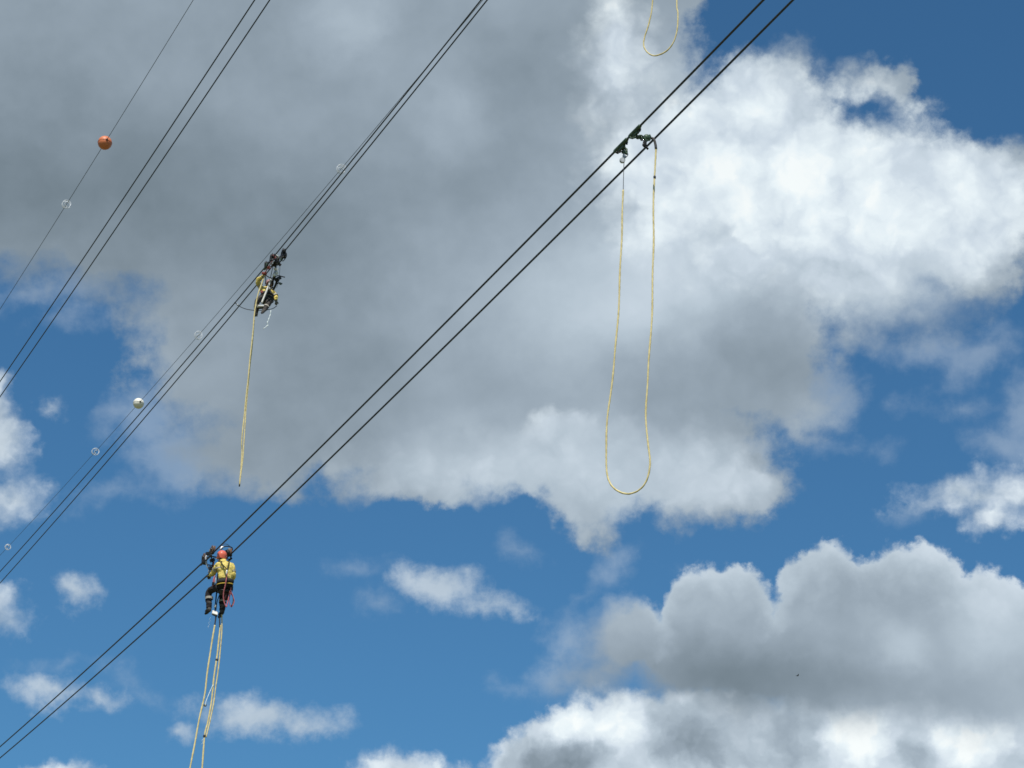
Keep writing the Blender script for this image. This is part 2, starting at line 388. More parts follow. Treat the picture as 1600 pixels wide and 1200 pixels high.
m_red = mat('worn red steel', (.34, .075, .065), (.20, .04, .04), 20, .6)
m_green = mat('green painted steel', (.075, .135, .085), (.025, .045, .03), 28, .5, .1, .2, 70)
m_rope = mat('yellow rope', (.72, .62, .33), (.52, .44, .21), 14, .85, 0, .4, 160, .2, 6, .3, .6)
m_sleeve = mat('dark rubber sleeve', (.03, .03, .032), None, 20, .7)
m_pink = mat('faded red lanyard', (.52, .17, .18), (.38, .10, .12), 30, .85, 0, .3, 200, .2)
m_shirt = mat('yellow work shirt', (.74, .60, .19), (.62, .48, .13), 7, .9, 0, .15, 45, .15)
m_trous = mat('charcoal work trousers', (.040, .037, .040), (.022, .020, .022), 9, .95, 0, .3, 50, .1)
m_refl = mat('worn reflective tape', (.38, .36, .31), (.28, .26, .22), 30, .6)
m_skin = mat('skin', (.42, .23, .15), (.36, .19, .12), 14, .55)
m_hair = mat('dark hair', (.03, .02, .015), None, 60, .7, 0, .5, 150)
m_boot = mat('dusty boot leather', (.13, .115, .095), (.022, .02, .02), 9, .8, 0, .2, 60)
m_sole = mat('black boot sole', (.025, .024, .024), (.015, .015, .015), 30, .85)
m_helmet = mat('faded red helmet', (.76, .165, .10), (.66, .125, .075), 10, .4)
m_web = mat('black webbing', (.022, .022, .025), (.014, .014, .016), 60, .8, 0, .3, 200)
m_webyel = mat('yellow webbing', (.60, .42, .05), (.48, .33, .04), 60, .8)
m_glove = mat('work glove', (.16, .15, .12), (.06, .058, .05), 20, .9)
m_ground = mat('dry grass', (.14, .15, .06), (.09, .085, .04), .6, .95, 0, .4, 4)
m_string = mat('pale plastic string', (.82, .86, .86), (.62, .74, .76), 30, .5)
m_bird = mat('dark plumage', (.02, .02, .022), None, 30, .8)

# ------------------------------------------------------------------ ground (below the frame; throws light back up)
g = MB(); L_ = 2500.; k_ = 40
g.add([(-L_ + 2 * L_ * i / k_, -L_ + 2 * L_ * j / k_, .5 * math.sin(i * 1.7) * math.cos(j * 1.3) * (1 if (i - 20) ** 2 + (j - 20) ** 2 > 4 else 0)) for j in range(k_ + 1) for i in range(k_ + 1)],
      [(j * (k_ + 1) + i, j * (k_ + 1) + i + 1, (j + 1) * (k_ + 1) + i + 1, (j + 1) * (k_ + 1) + i) for j in range(k_) for i in range(k_)])
tag(g.build('ground', m_ground), kind='structure')

# ------------------------------------------------------------------ wires: level lines seen through the photo's pixels, sagging where a cart loads them
class Wire:
    def __init__(s, pts, lat, s0px=None, b=.0005):
        s.lat = lat; p0 = ND * lat
        hp = [on_plane(px, py, p0, ND) for px, py in pts]
        S = np.array([p.dot(TD) for p in hp]); Z = np.array([p.z for p in hp])
        s.b = b
        if s0px is None:
            s.s0 = float(S.mean()); A = np.stack([np.ones_like(S), S - s.s0, (S - s.s0) ** 2], 1)
            if len(S) < 4: A = A[:, :2]; Z = Z - b * (S - s.s0) ** 2
            c = np.linalg.lstsq(A, Z, rcond=None)[0]
            s.z0, s.a1, s.a2 = float(c[0]), float(c[1]), float(c[1])
            if len(c) > 2: s.b = float(min(max(c[2], 0), .002))
        else:
            s.s0 = on_plane(*s0px, p0, ND).dot(TD); D = S - s.s0
            A = np.stack([np.ones_like(D), np.where(D < 0, D, 0), np.where(D > 0, D, 0)], 1)
            c = np.linalg.lstsq(A, Z - b * D * D, rcond=None)[0]
            s.z0, s.a1, s.a2 = map(float, c)
    def at(s, t):
        d = t - s.s0
        return ND * s.lat + TD * t + ZU * (s.z0 + (s.a1 if d < 0 else s.a2) * d + s.b * d * d)
    def tan(s, t): return (s.at(t + .05) - s.at(t - .05)).normalized()
    def near(s, px, py): return on_plane(px, py, ND * s.lat, ND).dot(TD)
    def build(s, name, r, m, t0, t1, label, cat, group):
        ts = sorted(set([t0 + (t1 - t0) * i / 160 for i in range(161)] + [s.s0]))
        return tag(MB().tube([s.at(t) for t in ts], r, 10).build(name, m), label, cat, group)
latF = at_height(338.7, 860, 20).dot(ND)
latM = at_height(411.8, 420.2, 32.1).dot(ND)
latL = at_height(133.3, 400, 32.4).dot(ND)
fA = Wire([(0, 1167.5), (150, 1031), (280, 913.3), (316, 880.7), (338.7, 860), (530, 668.3), (796.6, 400), (1060, 136.7), (1195, 0)], latF, (338.7, 860))
fB = Wire([(0, 1186), (150, 1051), (280, 939), (324.7, 900), (362, 866.7), (530, 701.4), (835.4, 400), (1060, 180), (1241.2, 0)], latF + .4, (362, 866.7))
mA = Wire([(0, 893.4), (83.4, 800), (350, 493.7), (411.8, 420.2), (431.6, 396.3), (530, 275), (751.7, 0)], latM, (416, 415))
mB = Wire([(0, 911.5), (97.9, 800), (350, 507), (400.7, 446.5), (443, 394), (530, 286.9), (761.5, 0)], latM + .30, (421, 421))
lA = Wire([(0, 595.7), (133.3, 400), (397.6, 0)], latL)
lB = Wire([(0, 619.4), (152.5, 400), (421, 0)], latL + .4)
sM = Wire([(0, 867.5), (63.4, 800), (217, 630), (350, 478), (418.5, 400), (538, 255), (755.5, 0)], at_height(217, 630, 41.6).dot(ND))
sL = Wire([(0, 482.7), (53.3, 400), (164, 222.5), (302, 0)], at_height(164, 222.5, 42).dot(ND))
GC = 'twin power conductors'
fA.build('conductor', .0178, m_cond, 2, 150, 'black cable carrying the green cable grips, upper one of the thickest pair', 'cable', GC)
fB.build('conductor', .0178, m_cond, 2, 150, 'lower black cable of the thickest pair crossing the whole picture', 'cable', GC)
mA.build('conductor', .0172, m_cond, 10, 190, 'upper-left black cable of the middle pair with the farther worker on it', 'cable', GC)
mB.build('conductor', .0172, m_cond, 10, 190, 'lower-right black cable of the middle pair with the farther worker on it', 'cable', GC)
lA.build('conductor', .0165, m_cond, 10, 190, 'empty black cable beside the orange ball, upper-left one of its pair', 'cable', GC)
lB.build('conductor', .0165, m_cond, 10, 190, 'empty black cable, lower-right one of the pair nearest the orange ball', 'cable', GC)
sM.build('shield_wire', .0085, m_shield, 10, 220, 'thin wire carrying the white ball and four white coils', 'wire', 'thin shield wires')
sL.build('shield_wire', .0095, m_shield, 10, 220, 'thin wire carrying the orange ball and a single white coil', 'wire', 'thin shield wires')

# ------------------------------------------------------------------ marker balls
def marker(w, px, py, r, m, label):
    t = w.near(px, py); c = w.at(t); root = empty('marker_ball', frame(c, w.tan(t)))
    tl = math.asin(w.tan(t).z)
    MB().ball((0, 0, 0), r, 36, 14, 0, 89).build('upper_shell', m, root)
    MB().ball((0, 0, 0), r, 36, 14, -89, 0).build('lower_shell', m, root)
    MB().lathe([(r * .97, -.006), (r + .006, -.006), (r + .006, .006), (r * .97, .006)], (0, 0, 0), (0, 0, 1), 48).build('flange', m, root, False)
    for sg in (-1, 1):
        MB().lathe([(.014, sg * (r - .03)), (.036, sg * (r - .03)), (.034, sg * (r + .03)), (.014, sg * (r + .045))], (0, 0, 0), (0, math.cos(tl), math.sin(tl)), 14).build('clamp', m_black, root)
    for k in range(8):
        a = k * math.pi / 4 + .3
        MB().lathe([(.007, -.012), (.007, .012)], ((r + .004) * math.cos(a), (r + .006) * math.sin(a), 0), (0, 0, 1), 6).build('bolt', m_black, root, False)
    tag(root, label, 'marker ball', 'aerial marker balls')
marker(sL, 164, 222.5, .245, m_orange, 'faded orange marker ball on a thin wire')
marker(sM, 216.5, 630.5, .235, m_white, 'white marker ball on a thin wire')

# ------------------------------------------------------------------ bird flight diverters: a coil that grips the wire and swells in the middle
def diverter(w, px, py, R, turns, ph, label):
    t = w.near(px, py); root = empty('bird_diverter', frame(w.at(t), w.tan(t))); tl = math.asin(w.tan(t).z)
    pts = []; n = 150
    for i in range(n + 1):
        u = i / n; y = (u - .5) * .34; q = min(1, max(0, (min(u, 1 - u) - .04) / .20)); r = .016 + (R - .016) * (q * q * (3 - 2 * q)) * (.86 + .14 * math.sin(math.pi * u))
        a = ph + 2 * math.pi * turns * u
        p = Vector((r * math.cos(a), y, r * math.sin(a))); pts.append(Matrix.Rotation(tl, 3, 'X') @ p)
    MB().tube(pts, .0115, 8).build('coil', m_pvc, root)
    for sg in (-1, 1):
        tail = [Matrix.Rotation(tl, 3, 'X') @ Vector((.014 * math.cos(ph + .6 * i), sg * (.17 + .006 * i), .014 * math.sin(ph + .6 * i))) for i in range(26)]
        MB().tube(tail, .006, 6).build('grip_tail', m_pvc, root)
    tag(root, label, 'bird diverter', 'coiled bird diverters')
diverter(sL, 104, 318, .150, 3.2, .4, 'white coil below the orange ball on the same wire')
diverter(sM, 533, 263, .150, 3.6, 1.9, 'white coil highest on the wire that has the white ball')
diverter(sM, 310, 524, .155, 3.2, 3.0, 'white coil between the white ball and the farther worker')
diverter(sM, 149, 707, .160, 3.1, .9, 'white coil next below the white ball')
diverter(sM, 12, 856, .150, 3.4, 5.1, 'lowest white coil on its wire, at the left edge')

# ------------------------------------------------------------------ the two workers and their line carts
class Rider:
    """a frame hung from two wires; J() reads a joint off a photo pixel at a depth along the rider's own forward axis"""
    def __init__(s, wa, wb, px, py, fwd, ox, oy, sc):
        n = (wa.at(wa.near(px, py)) + wb.at(wa.near(px, py))) / 2
        s.o = n; s.fwd = fwd; s.m = frame(n, fwd); s.inv = s.m.inverted(); s.z = (ox, oy, sc)
        s.gap = .2
    def J(s, zx, zy, y=0.):
        ox, oy, sc = s.z
        return s.inv @ on_plane(ox + zx / sc, oy + zy / sc, s.o + s.fwd * y, s.fwd)
R1 = Rider(fA, fB, 350.5 - 6, 863 - 6, TD, 280, 820, 7.5)
R2 = Rider(mA, mB, 411.5, 421, -TD, 350, 380, 8.575)

def limb(mb, pts, radii, n=14, grow=0., ref=(0, 1, 0)):
    """a tapering limb through its joints, rounded by a spline"""
    P_ = spline(pts, .05); L = [0]
    for a, b in zip(P_, P_[1:]): L.append(L[-1] + (b - a).length)
    K = [0]
    for a, b in zip(pts, pts[1:]): K.append(K[-1] + (Vector(b) - Vector(a)).length)
    k = K[-1] / max(L[-1], 1e-6)
    rr = [float(np.interp(l * 1.0, [q / k for q in K], radii)) + grow for l in L]
    t0 = (P_[0] - P_[1]).normalized(); t1 = (P_[-1] - P_[-2]).normalized()
    P_ = [P_[0] + t0 * rr[0] * .6] + P_ + [P_[-1] + t1 * rr[-1] * .6]; rr = [rr[0] * .55] + rr + [rr[-1] * .55]
    return mb.tube(P_, rr, n)

def hand(mb, wrist, palm_dir, side_dir, curl=.9, s=1., grow=0.):
    """palm, four fingers of unequal length and a thumb; fingers curl towards palm_dir x side_dir"""
    d = Vector(palm_dir).normalized(); sd_ = Vector(side_dir); sd_ = (sd_ - d * d.dot(sd_)).normalized(); nrm = d.cross(sd_)
    w = Vector(wrist)
    mb.loft([(w - d * .03, .027 * s + grow, .022 * s + grow), (w + d * .01, .031 * s + grow, .019 * s + grow), (w + d * .05, .040 * s + grow, .017 * s + grow), (w + d * .09, .041 * s + grow, .014 * s + grow)], sd_, 12)
    for i, (off, ln, r) in enumerate(((-.031, .070, .0088), (-.0105, .082, .0092), (.0105, .076, .0090), (.031, .060, .0080))):
        p = w + d * (.083 * s) + sd_ * (off * s); pts = [p - d * .02, p]; a = .15
        for seg in (.44, .32, .24):
            a += curl * .55; p = p + (d * math.cos(a) + nrm * math.sin(a)) * (ln * seg * s); pts.append(p)
        limb(mb, pts, [r * s + grow] * 3 + [r * .9 * s + grow, r * .75 * s + grow], 8)
    p = w + d * (.025 * s) - sd_ * (.028 * s)
    q = p + (d * .5 - sd_ * .75 + nrm * .3).normalized() * (.042 * s); e = q + (d * .8 - sd_ * .15 + nrm * .6).normalized() * (.036 * s)
    limb(mb, [p + sd_ * .012, q, e], [.0125 * s + grow, .0105 * s + grow, .008 * s + grow], 8)
    return mb

def person(R, j, label, facing_pitch, dy, toes, coat_hem, straps=None, trous=None, hmat=None, vest=None):
    root = empty('person', R.m)
    J = {k: R.J(v[0], v[1], v[2] + dy) for k, v in j.items()}
    for k, v in toes.items(): J['toe' + k] = J['an' + k] + Vector(v)
    X = (J['shR'] - J['shL']).normalized()
    sp = [J['pelvis'], J['waist'], J['chest'], J['neck']]
    def torso(mb, g, low=0):
        c = spline(sp, .06); rs = []
        for p in c:
            u = (p - sp[0]).length / (sp[-1] - sp[0]).length
            rs.append((p, float(np.interp(u, [0, .3, .62, .84, 1], [.165, .150, .178, .172, .085])) + g, float(np.interp(u, [0, .3, .62, .84, 1], [.125, .112, .122, .104, .070])) + g))
        if low: rs = [q for q in rs if (q[0] - sp[0]).length > low]
        return mb.loft(rs, X, 20)
    # body: one continuous surface from crown to feet
    b = MB(); torso(b, -.012)
    h = J['head']; nk = J['neck']
    limb(b, [nk - (h - nk) * .4, nk, h], [.075, .058, .055])
    ft = Matrix.Rotation(facing_pitch, 3, 'X')
    b.ball(h, (.076, .097, .118), 20, 14, rot=ft)
    b.ball(h + ft @ Vector((0, .035, -.062)), (.054, .062, .058), 16, 10, rot=ft)          # jaw
    b.loft([(h + ft @ Vector((0, .085, .015)), .008, .010), (h + ft @ Vector((0, .108, -.018)), .014, .014), (h + ft @ Vector((0, .100, -.032)), .012, .008)], (1, 0, 0), 8)
    for sg in (-1, 1):
        b.ball(h + ft @ Vector((sg * .080, -.005, -.012)), (.012, .020, .032), 10, 8, rot=ft)   # ears
    for sd_ in 'LR':
        limb(b, [J['sh' + sd_] * .8 + J['chest'] * .2, J['sh' + sd_], J['el' + sd_], J['wr' + sd_]], [.07, .060, .043, .030])
        limb(b, [J['pelvis'] * .5 + J['hip' + sd_] * .5, J['hip' + sd_], J['kn' + sd_], J['an' + sd_]], [.10, .088, .058, .040])
        limb(b, [J['an' + sd_], J['an' + sd_] * .6 + J['toe' + sd_] * .4 - ZU * .02, J['toe' + sd_] * .8 + J['an' + sd_] * .2 - ZU * .02], [.038, .032, .020])
        hd = (J['wr' + sd_] - J['el' + sd_]).normalized()
        hand(b, J['wr' + sd_] + hd * .02, hd, X * (1 if sd_ == 'L' else -1))
    body_o = b.build('body', m_skin, root, voxel=.0065, relax=2)
    for sg in (-1, 1):
        MB().ball(h + ft @ Vector((sg * .030, .081, .010)), (.013, .009, .009), 10, 8, rot=ft).build('eye', m_alu, body_o)
    MB().loft([(h + ft @ Vector((-.024, .092, -.055)), .004, .004), (h + ft @ Vector((0, .098, -.055)), .006, .007), (h + ft @ Vector((.024, .092, -.055)), .004, .004)], (0, 0, 1), 8).build('mouth', m_red, body_o)
    hr = MB(); hr.ball(h + ft @ Vector((0, -.012, .012)), (.083, .096, .118), 20, 12, -38, 89, rot=ft)
    hr.build('hair', m_hair, root, voxel=.008, relax=1)
    # clothes
    s = MB(); torso(s, .012, coat_hem)
    for sd_ in 'LR':
        limb(s, [J['sh' + sd_] * .7 + J['chest'] * .3, J['sh' + sd_], J['el' + sd_], J['wr' + sd_]], [.085, .074, .062, .047])
    limb(s, [nk - (h - nk) * .25, nk + (h - nk) * .30], [.088, .078])
    s.build('shirt', m_shirt, root, voxel=.011, relax=4, folds=.045, fold_size=.075)
    if vest:
        c_ = spline(sp, .06); L_v = (sp[-1] - sp[0]).length
        v_ = [(p, float(np.interp((p - sp[0]).length / L_v, [.15, .62, .84], [.17, .200, .150])), float(np.interp((p - sp[0]).length / L_v, [.15, .62, .84], [.145, .158, .145]))) for p in c_ if .18 < (p - sp[0]).length / L_v < .82]
        MB().loft(v_, X, 20).build('vest', vest, root, voxel=.012, relax=3, folds=.02)
    t = MB()
    t.loft([(sp[0] + (sp[1] - sp[0]) * .75, .158, .122), (sp[0] + (sp[1] - sp[0]) * .3, .168, .135), (sp[0], .175, .145), (sp[0] - (sp[1] - sp[0]) * .4, .14, .11)], X, 20)
    for sd_ in 'LR':
        limb(t, [J['pelvis'] * .5 + J['hip' + sd_] * .5, J['hip' + sd_], J['kn' + sd_], J['an' + sd_]], [.115, .108, .080, .064])
    tr = t.build('trousers', trous or m_trous, root, voxel=.011, relax=4, folds=.026, fold_size=.07)
    for sd_ in 'LR':
        a, k = J['an' + sd_], J['kn' + sd_]; d = (a - k).normalized(); c = k + d * .13
        MB().tube([c, c + d * .055], [.092, .090], 20, cap=False).build('reflective_band', m_refl, tr)
        an, to = J['an' + sd_], J['toe' + sd_]; fd = (to - an).normalized(); up = (k - a).normalized()
        bo = MB(); limb(bo, [an + up * .13, an + up * .02, an - up * .035], [.064, .060, .052])
        limb(bo, [an - up * .035 - fd * .03, an - up * .03 + fd * .08, to - up * .02], [.050, .050, .042])
        bo = bo.build('boot', m_boot, root, voxel=.008, relax=3)
        sl = MB(); c0 = an - up * .085 - fd * .06; c1 = to - up * .062 + fd * .055; sx = fd.cross(up).normalized()
        pr = [c0 + (c1 - c0) * u for u in (0, .06, .25, .45, .7, .9, 1)]
        sl.loft([(p, w_, .016) for p, w_ in zip(pr, (.02, .036, .040, .036, .048, .036, .015))], sx, 14)
        sl.build('sole', m_sole, bo)
        MB().tube([an + up * .105, an + up * .13], [.068, .068], 18, cap=False).build('boot_cuff', m_boot, bo)
        hd = (J['wr' + sd_] - J['el' + sd_]).normalized()
        gl = MB(); hand(gl, J['wr' + sd_] + hd * .02, hd, X * (1 if sd_ == 'L' else -1), grow=.0035)
        limb(gl, [J['wr' + sd_] - hd * .05, J['wr' + sd_] + hd * .02], [.046, .036])
        gl.build('glove', m_glove, root, voxel=.006, relax=1)
    for sd_ in 'LR':
        d = (J['el' + sd_] - J['sh' + sd_]).normalized(); c = J['sh' + sd_] + d * .12
        MB().tube([c, c + d * .05], [.088, .086], 20, cap=False).build('sleeve_band', m_refl, root)
    # helmet: dome, brim, ridges, chin strap
    hm = MB(); c = h + ft @ Vector((0, -.008, .040))
    pr = [(.112, -.02), (.116, .0)] + [(.116 * math.cos(math.radians(e)) , .122 * math.sin(math.radians(e))) for e in range(8, 86, 7)] + [(.004, .122)]
    ax = ft @ ZU
    hm.lathe([(.098, -.082), (.106, -.084), (.112, -.06)] + pr, c, ax, 32)
    hs = hm.build('helmet', (hmat or m_helmet), root)
    br = MB(); ring = []
    for k in range(33):
        a = math.pi * 2 * k / 32; ex = -.001 + (.052 * max(0, math.sin(a)) ** 2)
        ring.append(c + ft @ Vector(((.112 + ex) * math.cos(a), (.112 + ex) * math.sin(a), -.068 + .03 * max(0, math.sin(a)))))
    inner = [c + ft @ Vector((.108 * math.cos(math.pi * 2 * k / 32), .108 * math.sin(math.pi * 2 * k / 32), -.060)) for k in range(33)]
    lo_ = [p - ax * .006 for p in ring]; li = [p - ax * .010 for p in inner]
    br.add(ring + inner + lo_ + li, [(k, k + 1, 34 + k, 33 + k) for k in range(32)] + [(k, 66 + k, 67 + k, k + 1) for k in range(32)] + [(66 + k, 99 + k, 100 + k, 67 + k) for k in range(32)] + [(33 + k, 34 + k, 100 + k, 99 + k) for k in range(32)])
    br.build('brim', (hmat or m_helmet), hs, False)
    for dx in (-.035, 0, .035):
        rp = []
        for e in range(-60, 61, 10):
            y = .118 * math.sin(math.radians(e)); z = math.sqrt(max(1e-4, .118 ** 2 - y * y - dx * dx))
            rp.append(c + ft @ Vector((dx, y, z - .001)))
        MB().tube(rp, .006, 6).build('ridge', (hmat or m_helmet), hs)
    MB().tube(spline([c + ft @ Vector((-.10, .0, -.01)), h + ft @ Vector((-.075, .03, -.08)), h + ft @ Vector((0, .05, -.132)), h + ft @ Vector((.075, .03, -.08)), c + ft @ Vector((.10, 0, -.01))], .02), .005, 6).build('chin_strap', m_web, hs)
    # harness: straps over the back and front, belt, leg loops
    Yb = Vector((0, 1, 0))
    def strap(pts, wd=.022, m=m_web, name='harness_strap', par=root, flat=.3):
        return MB().tube(spline(pts, .03), wd, 8, flat=flat, ref=X).build(name, m, par)
    Yt = X.cross((sp[3] - sp[0]).normalized()); Yt = -Yt if Yt.y < 0 else Yt
    if straps:
        for pts, wd, m in straps: strap([R.J(*q) for q in pts], wd, m, par=root)
    for sgn, off in ((-1, .150), (1, .158)):
        if straps and sgn < 0: continue
        dk = J['chest'] * .65 + J['waist'] * .35 + Yt * (sgn * off)
        wl = J['waist'] * .75 + J['pelvis'] * .25
        for sd_, q in (('L', -1), ('R', 1)):
            top = J['sh' + sd_] * .55 + J['neck'] * .45 + ZU * .075
            strap([top - Yt * (sgn * .005), top + Yt * (sgn * .095) - ZU * .025, dk * .5 + top * .5 + Yt * (sgn * .075), dk, wl + X * (q * .075) + Yt * (sgn * .150)])
        MB().box(dk + Yt * (sgn * .012), (.045, .014, .075), bev=.3).build('harness_ring', m_grey, root)
    bc_ = sp[0] + (sp[3] - sp[0]) * .70; bz = (sp[3] - sp[0]).normalized()
    MB().tube([bc_ + X * (.196 * math.cos(a)) + Yt * (.137 * math.sin(a)) for a in np.linspace(0, 2 * math.pi, 37)[:-1]], .024, 6, closed=True, flat=.25, ref=bz).build('chest_band', m_refl, root)
    wl = J['waist'] * .62 + J['pelvis'] * .38
    bp = [wl + X * (.188 * math.cos(a)) + Yt * (.158 * math.sin(a)) for a in np.linspace(0, 2 * math.pi, 33)[:-1]]
    MB().tube(bp, .042, 8, closed=True, flat=.32, ref=ZU).build('belt', m_web, root)
    wl = wl - ZU * .075
    bp = [wl + X * (.190 * math.cos(a)) + Yt * (.160 * math.sin(a)) for a in np.linspace(0, 2 * math.pi, 33)[:-1]]
    MB().tube(bp, .012, 6, closed=True, flat=.5, ref=ZU).build('belt_trim', m_webyel, root)
    for sd_ in 'LR':
        d = (J['kn' + sd_] - J['hip' + sd_]).normalized(); c = J['hip' + sd_] + d * .06; u = d.orthogonal().normalized(); w = d.cross(u)
        MB().tube([c + u * (.122 * math.cos(a)) + w * (.122 * math.sin(a)) for a in np.linspace(0, 2 * math.pi, 25)[:-1]], .022, 6, closed=True, flat=.3, ref=d).build('leg_loop', m_web, root)
    tag(root, label, 'person')
    return root, J

j1 = dict(head=(497, 380, .05), neck=(512, 436, .0), shL=(462, 466, .0), shR=(610, 474, .0), chest=(536, 525, -.02), waist=(541, 640, -.03), pelvis=(541, 710, .02),
          elL=(405, 562, .20), wrL=(372, 588, .40), elR=(632, 608, .0), wrR=(600, 650, .24),
          hipL=(496, 722, .06), hipR=(580, 730, .06), knL=(352, 788, .40), anL=(350, 975, .36), knR=(512, 830, .42), anR=(504, 1005, .36))
m_olive = mat('olive webbing', (.075, .065, .03), None, 60, .85)
st1 = [([(500, 425, .22), (487, 444, .135), (522, 482, .125), (555, 517, .125), (560, 540, .125)], .013, m_olive),
       ([(588, 425, .24), (581, 446, .14), (573, 482, .125), (566, 517, .125), (562, 540, .125)], .013, m_olive),
       ([(561, 530, .115), (556, 560, .115), (551, 588, .115)], .018, m_alu)]
p1, J1 = person(R1, j1, 'worker in yellow shirt and red helmet seen from behind, seated under the lower cart', math.radians(6), .30,
                dict(L=(-.02, .12, -.03), R=(-.01, .13, -.05)), .10, st1)
j2 = dict(head=(612, 548, .02), neck=(604, 606, .0), shR=(512, 622, .0), shL=(655, 664, .0), chest=(592, 640, .04), waist=(580, 690, .09), pelvis=(575, 735, .14),
          elR=(450, 510, .08), wrR=(520, 440, .26), elL=(690, 712, .08), wrL=(698, 768, .20),
          hipR=(528, 735, .18), hipL=(622, 742, .18), knR=(452, 775, .36), anR=(428, 940, .30), knL=(584, 822, .38), anL=(540, 895, .52))
m_tr2 = mat('dusty charcoal trousers', (.075, .068, .062), (.030, .027, .026), 9, .95, 0, .3, 50, .1)
p2, J2 = person(R2, j2, 'worker in yellow sleeves and dark trousers hanging behind machinery on the middle cables', math.radians(18), -.35,
                dict(L=(.07, .10, -.12), R=(.02, .13, -.07)), .10, None, m_tr2, mat('dull pink helmet', (.36, .20, .20), None, 12, .5))

def wheel(c, root, rim=m_rust, r=.10):
    MB().lathe([(.03, -.032), (r, -.032), (r + .004, -.024), (r - .030, -.008), (r - .030, .008), (r + .004, .024), (r, .032), (.03, .032)], c, (1, 0, 0), 28).build('wheel', rim, root, False)
    w = root.children[-1]
    MB().lathe([(.004, -.05), (.034, -.05), (.04, -.034), (.04, .034), (.034, .05), (.004, .05)], c, (1, 0, 0), 14).build('hub', m_black, w, False)
    for k in range(6):
        a = k * math.pi / 3
        MB().box(Vector(c) + Vector((-.034, .062 * math.cos(a), .062 * math.sin(a))), (.004, .016, .016)).build('rim_bolt', m_black, w, False)
    return w
def bar(root, name, pts, r, m, step=.03, **k): return MB().tube(spline(pts, step), r, 8, **k).build(name, m, root)
def chassis(R, wa, wb, ys, root, rim, wr=.10):
    loc = lambda w, y: R.inv @ w.at((R.o + R.fwd * y).dot(TD))
    ends = []
    for w in (wa, wb):
        sg = -1 if loc(w, 0).x < 0 else 1; rail = []
        for y in ys:
            c = loc(w, y) + Vector((0, 0, .019 + wr - .030)); wheel(c, root, rim, wr)
            ax = c + Vector((sg * .055, 0, 0))
            bar(root, 'hanger', [ax + Vector((0, 0, .03)), ax + Vector((0, 0, -.06)), ax + Vector((-sg * .01, 0, -.17))], .017, m_black)
            rail.append(ax + Vector((-sg * .01, 0, -.17)))
        bar(root, 'side_rail', [rail[0] + (rail[0] - rail[1]) * .15, (rail[0] + rail[1]) / 2, rail[1] + (rail[1] - rail[0]) * .15], .020, m_black)
        ends.append(rail)
    for i in (0, 1): bar(root, 'cross_bar', [ends[0][i], (ends[0][i] + ends[1][i]) / 2, ends[1][i]], .016, m_black)
    return ends
def seat(root, J, X=Vector((1, 0, 0))):
    c = J['pelvis'] + Vector((0, .03, -.165))
    MB().loft([(c + Vector((0, -.14, .01)), .12, .012), (c + Vector((0, -.11, 0)), .15, .024), (c + Vector((0, .05, 0)), .14, .026), (c + Vector((0, .13, -.005)), .09, .022), (c + Vector((0, .16, -.01)), .05, .010)], X, 16).build('seat', m_black, root)
    return c

# ---- lower cart
c1 = empty('line_cart', R1.m); K = R1.J
e1 = chassis(R1, fA, fB, (.60, 1.20), c1, m_rust)
sc_ = seat(c1, J1)
m_wpaint = mat('white painted steel', (.80, .79, .76), (.66, .64, .60), 22, .45)
fp = K(417, 1033, .62)
mid = (e1[0][0] + e1[1][0]) / 2; midf = (e1[0][1] + e1[1][1]) / 2
bar(c1, 'seat_hanger', [mid, mid + Vector((0, .05, -.4)), K(440, 760, .66), K(432, 860, .64), sc_ + Vector((0, .12, -.02))][:4], .016, m_black)
bar(c1, 'seat_arm', [K(436, 800, .65), K(470, 790, .55), sc_ + Vector((0, .10, -.02))], .016, m_black)
bar(c1, 'foot_post', [K(434, 830, .64), K(424, 940, .63)], .016, m_black)
bar(c1, 'foot_post_end', [K(424, 935, .63), K(421, 968, .62)], .022, m_wpaint)
bar(c1, 'foot_post_tip', [K(421, 960, .63), K(419, 1020, .63)], .013, m_black)
bar(c1, 'brace', [K(480, 800, .6), K(445, 900, .62), K(430, 1000, .62)], .011, m_black)
fo = MB().box(fp, (.125, .035, .105), Matrix.Rotation(math.radians(-28), 3, 'X') @ Matrix.Rotation(math.radians(9), 3, 'Y')).build('foot_plate', m_wpaint, c1, False)
bar(fo, 'plate_lip', [K(385, 1048, .60), K(415, 1064, .60), K(447, 1070, .60)], .014, m_black)
bar(c1, 'arch_bar', [K(620, 300, .62), K(622, 272, .62), K(575, 252, .62), K(520, 258, .62), K(492, 290, .62)], .014, m_black)
bar(c1, 'arch_sleeve', [K(518, 262, .60), K(500, 262, .60), K(480, 292, .60)], .022, m_alu)
bar(c1, 'thin_hoop', [K(600, 262, .75), K(570, 232, .75), K(530, 225, .75), K(505, 250, .75)], .006, m_black)
bar(c1, 'brake_lever', [K(322, 362, .95), K(311, 385, .95), K(318, 440, .93), K(330, 490, .90), K(352, 520, .85), K(346, 560, .80)], .021, m_grey)
bar(c1, 'brake_rod', [K(345, 335, .95), K(375, 380, .85), K(395, 440, .75), K(380, 520, .72), K(355, 600, .70)], .016, m_black)
for z in ((338, 340, .97), (372, 330, .80), (296, 432, 1.12), (388, 415, .76), (372, 510, .74), (590, 350, .52)):
    MB().box(K(*z), (.10, .085, .075), Matrix.Rotation(random.uniform(-.6, .6), 3, 'Y')).build('clamp_block', m_black, c1, False)
for z in ((360, 300, .82), (410, 262, .62), (586, 285, .55), (436, 392, .72)):
    MB().lathe([(.006, -.03), (.022, -.03), (.026, 0), (.022, .03), (.006, .03)], K(*z), (.3, 1, .2), 10).build('fitting', m_grey, c1, False)
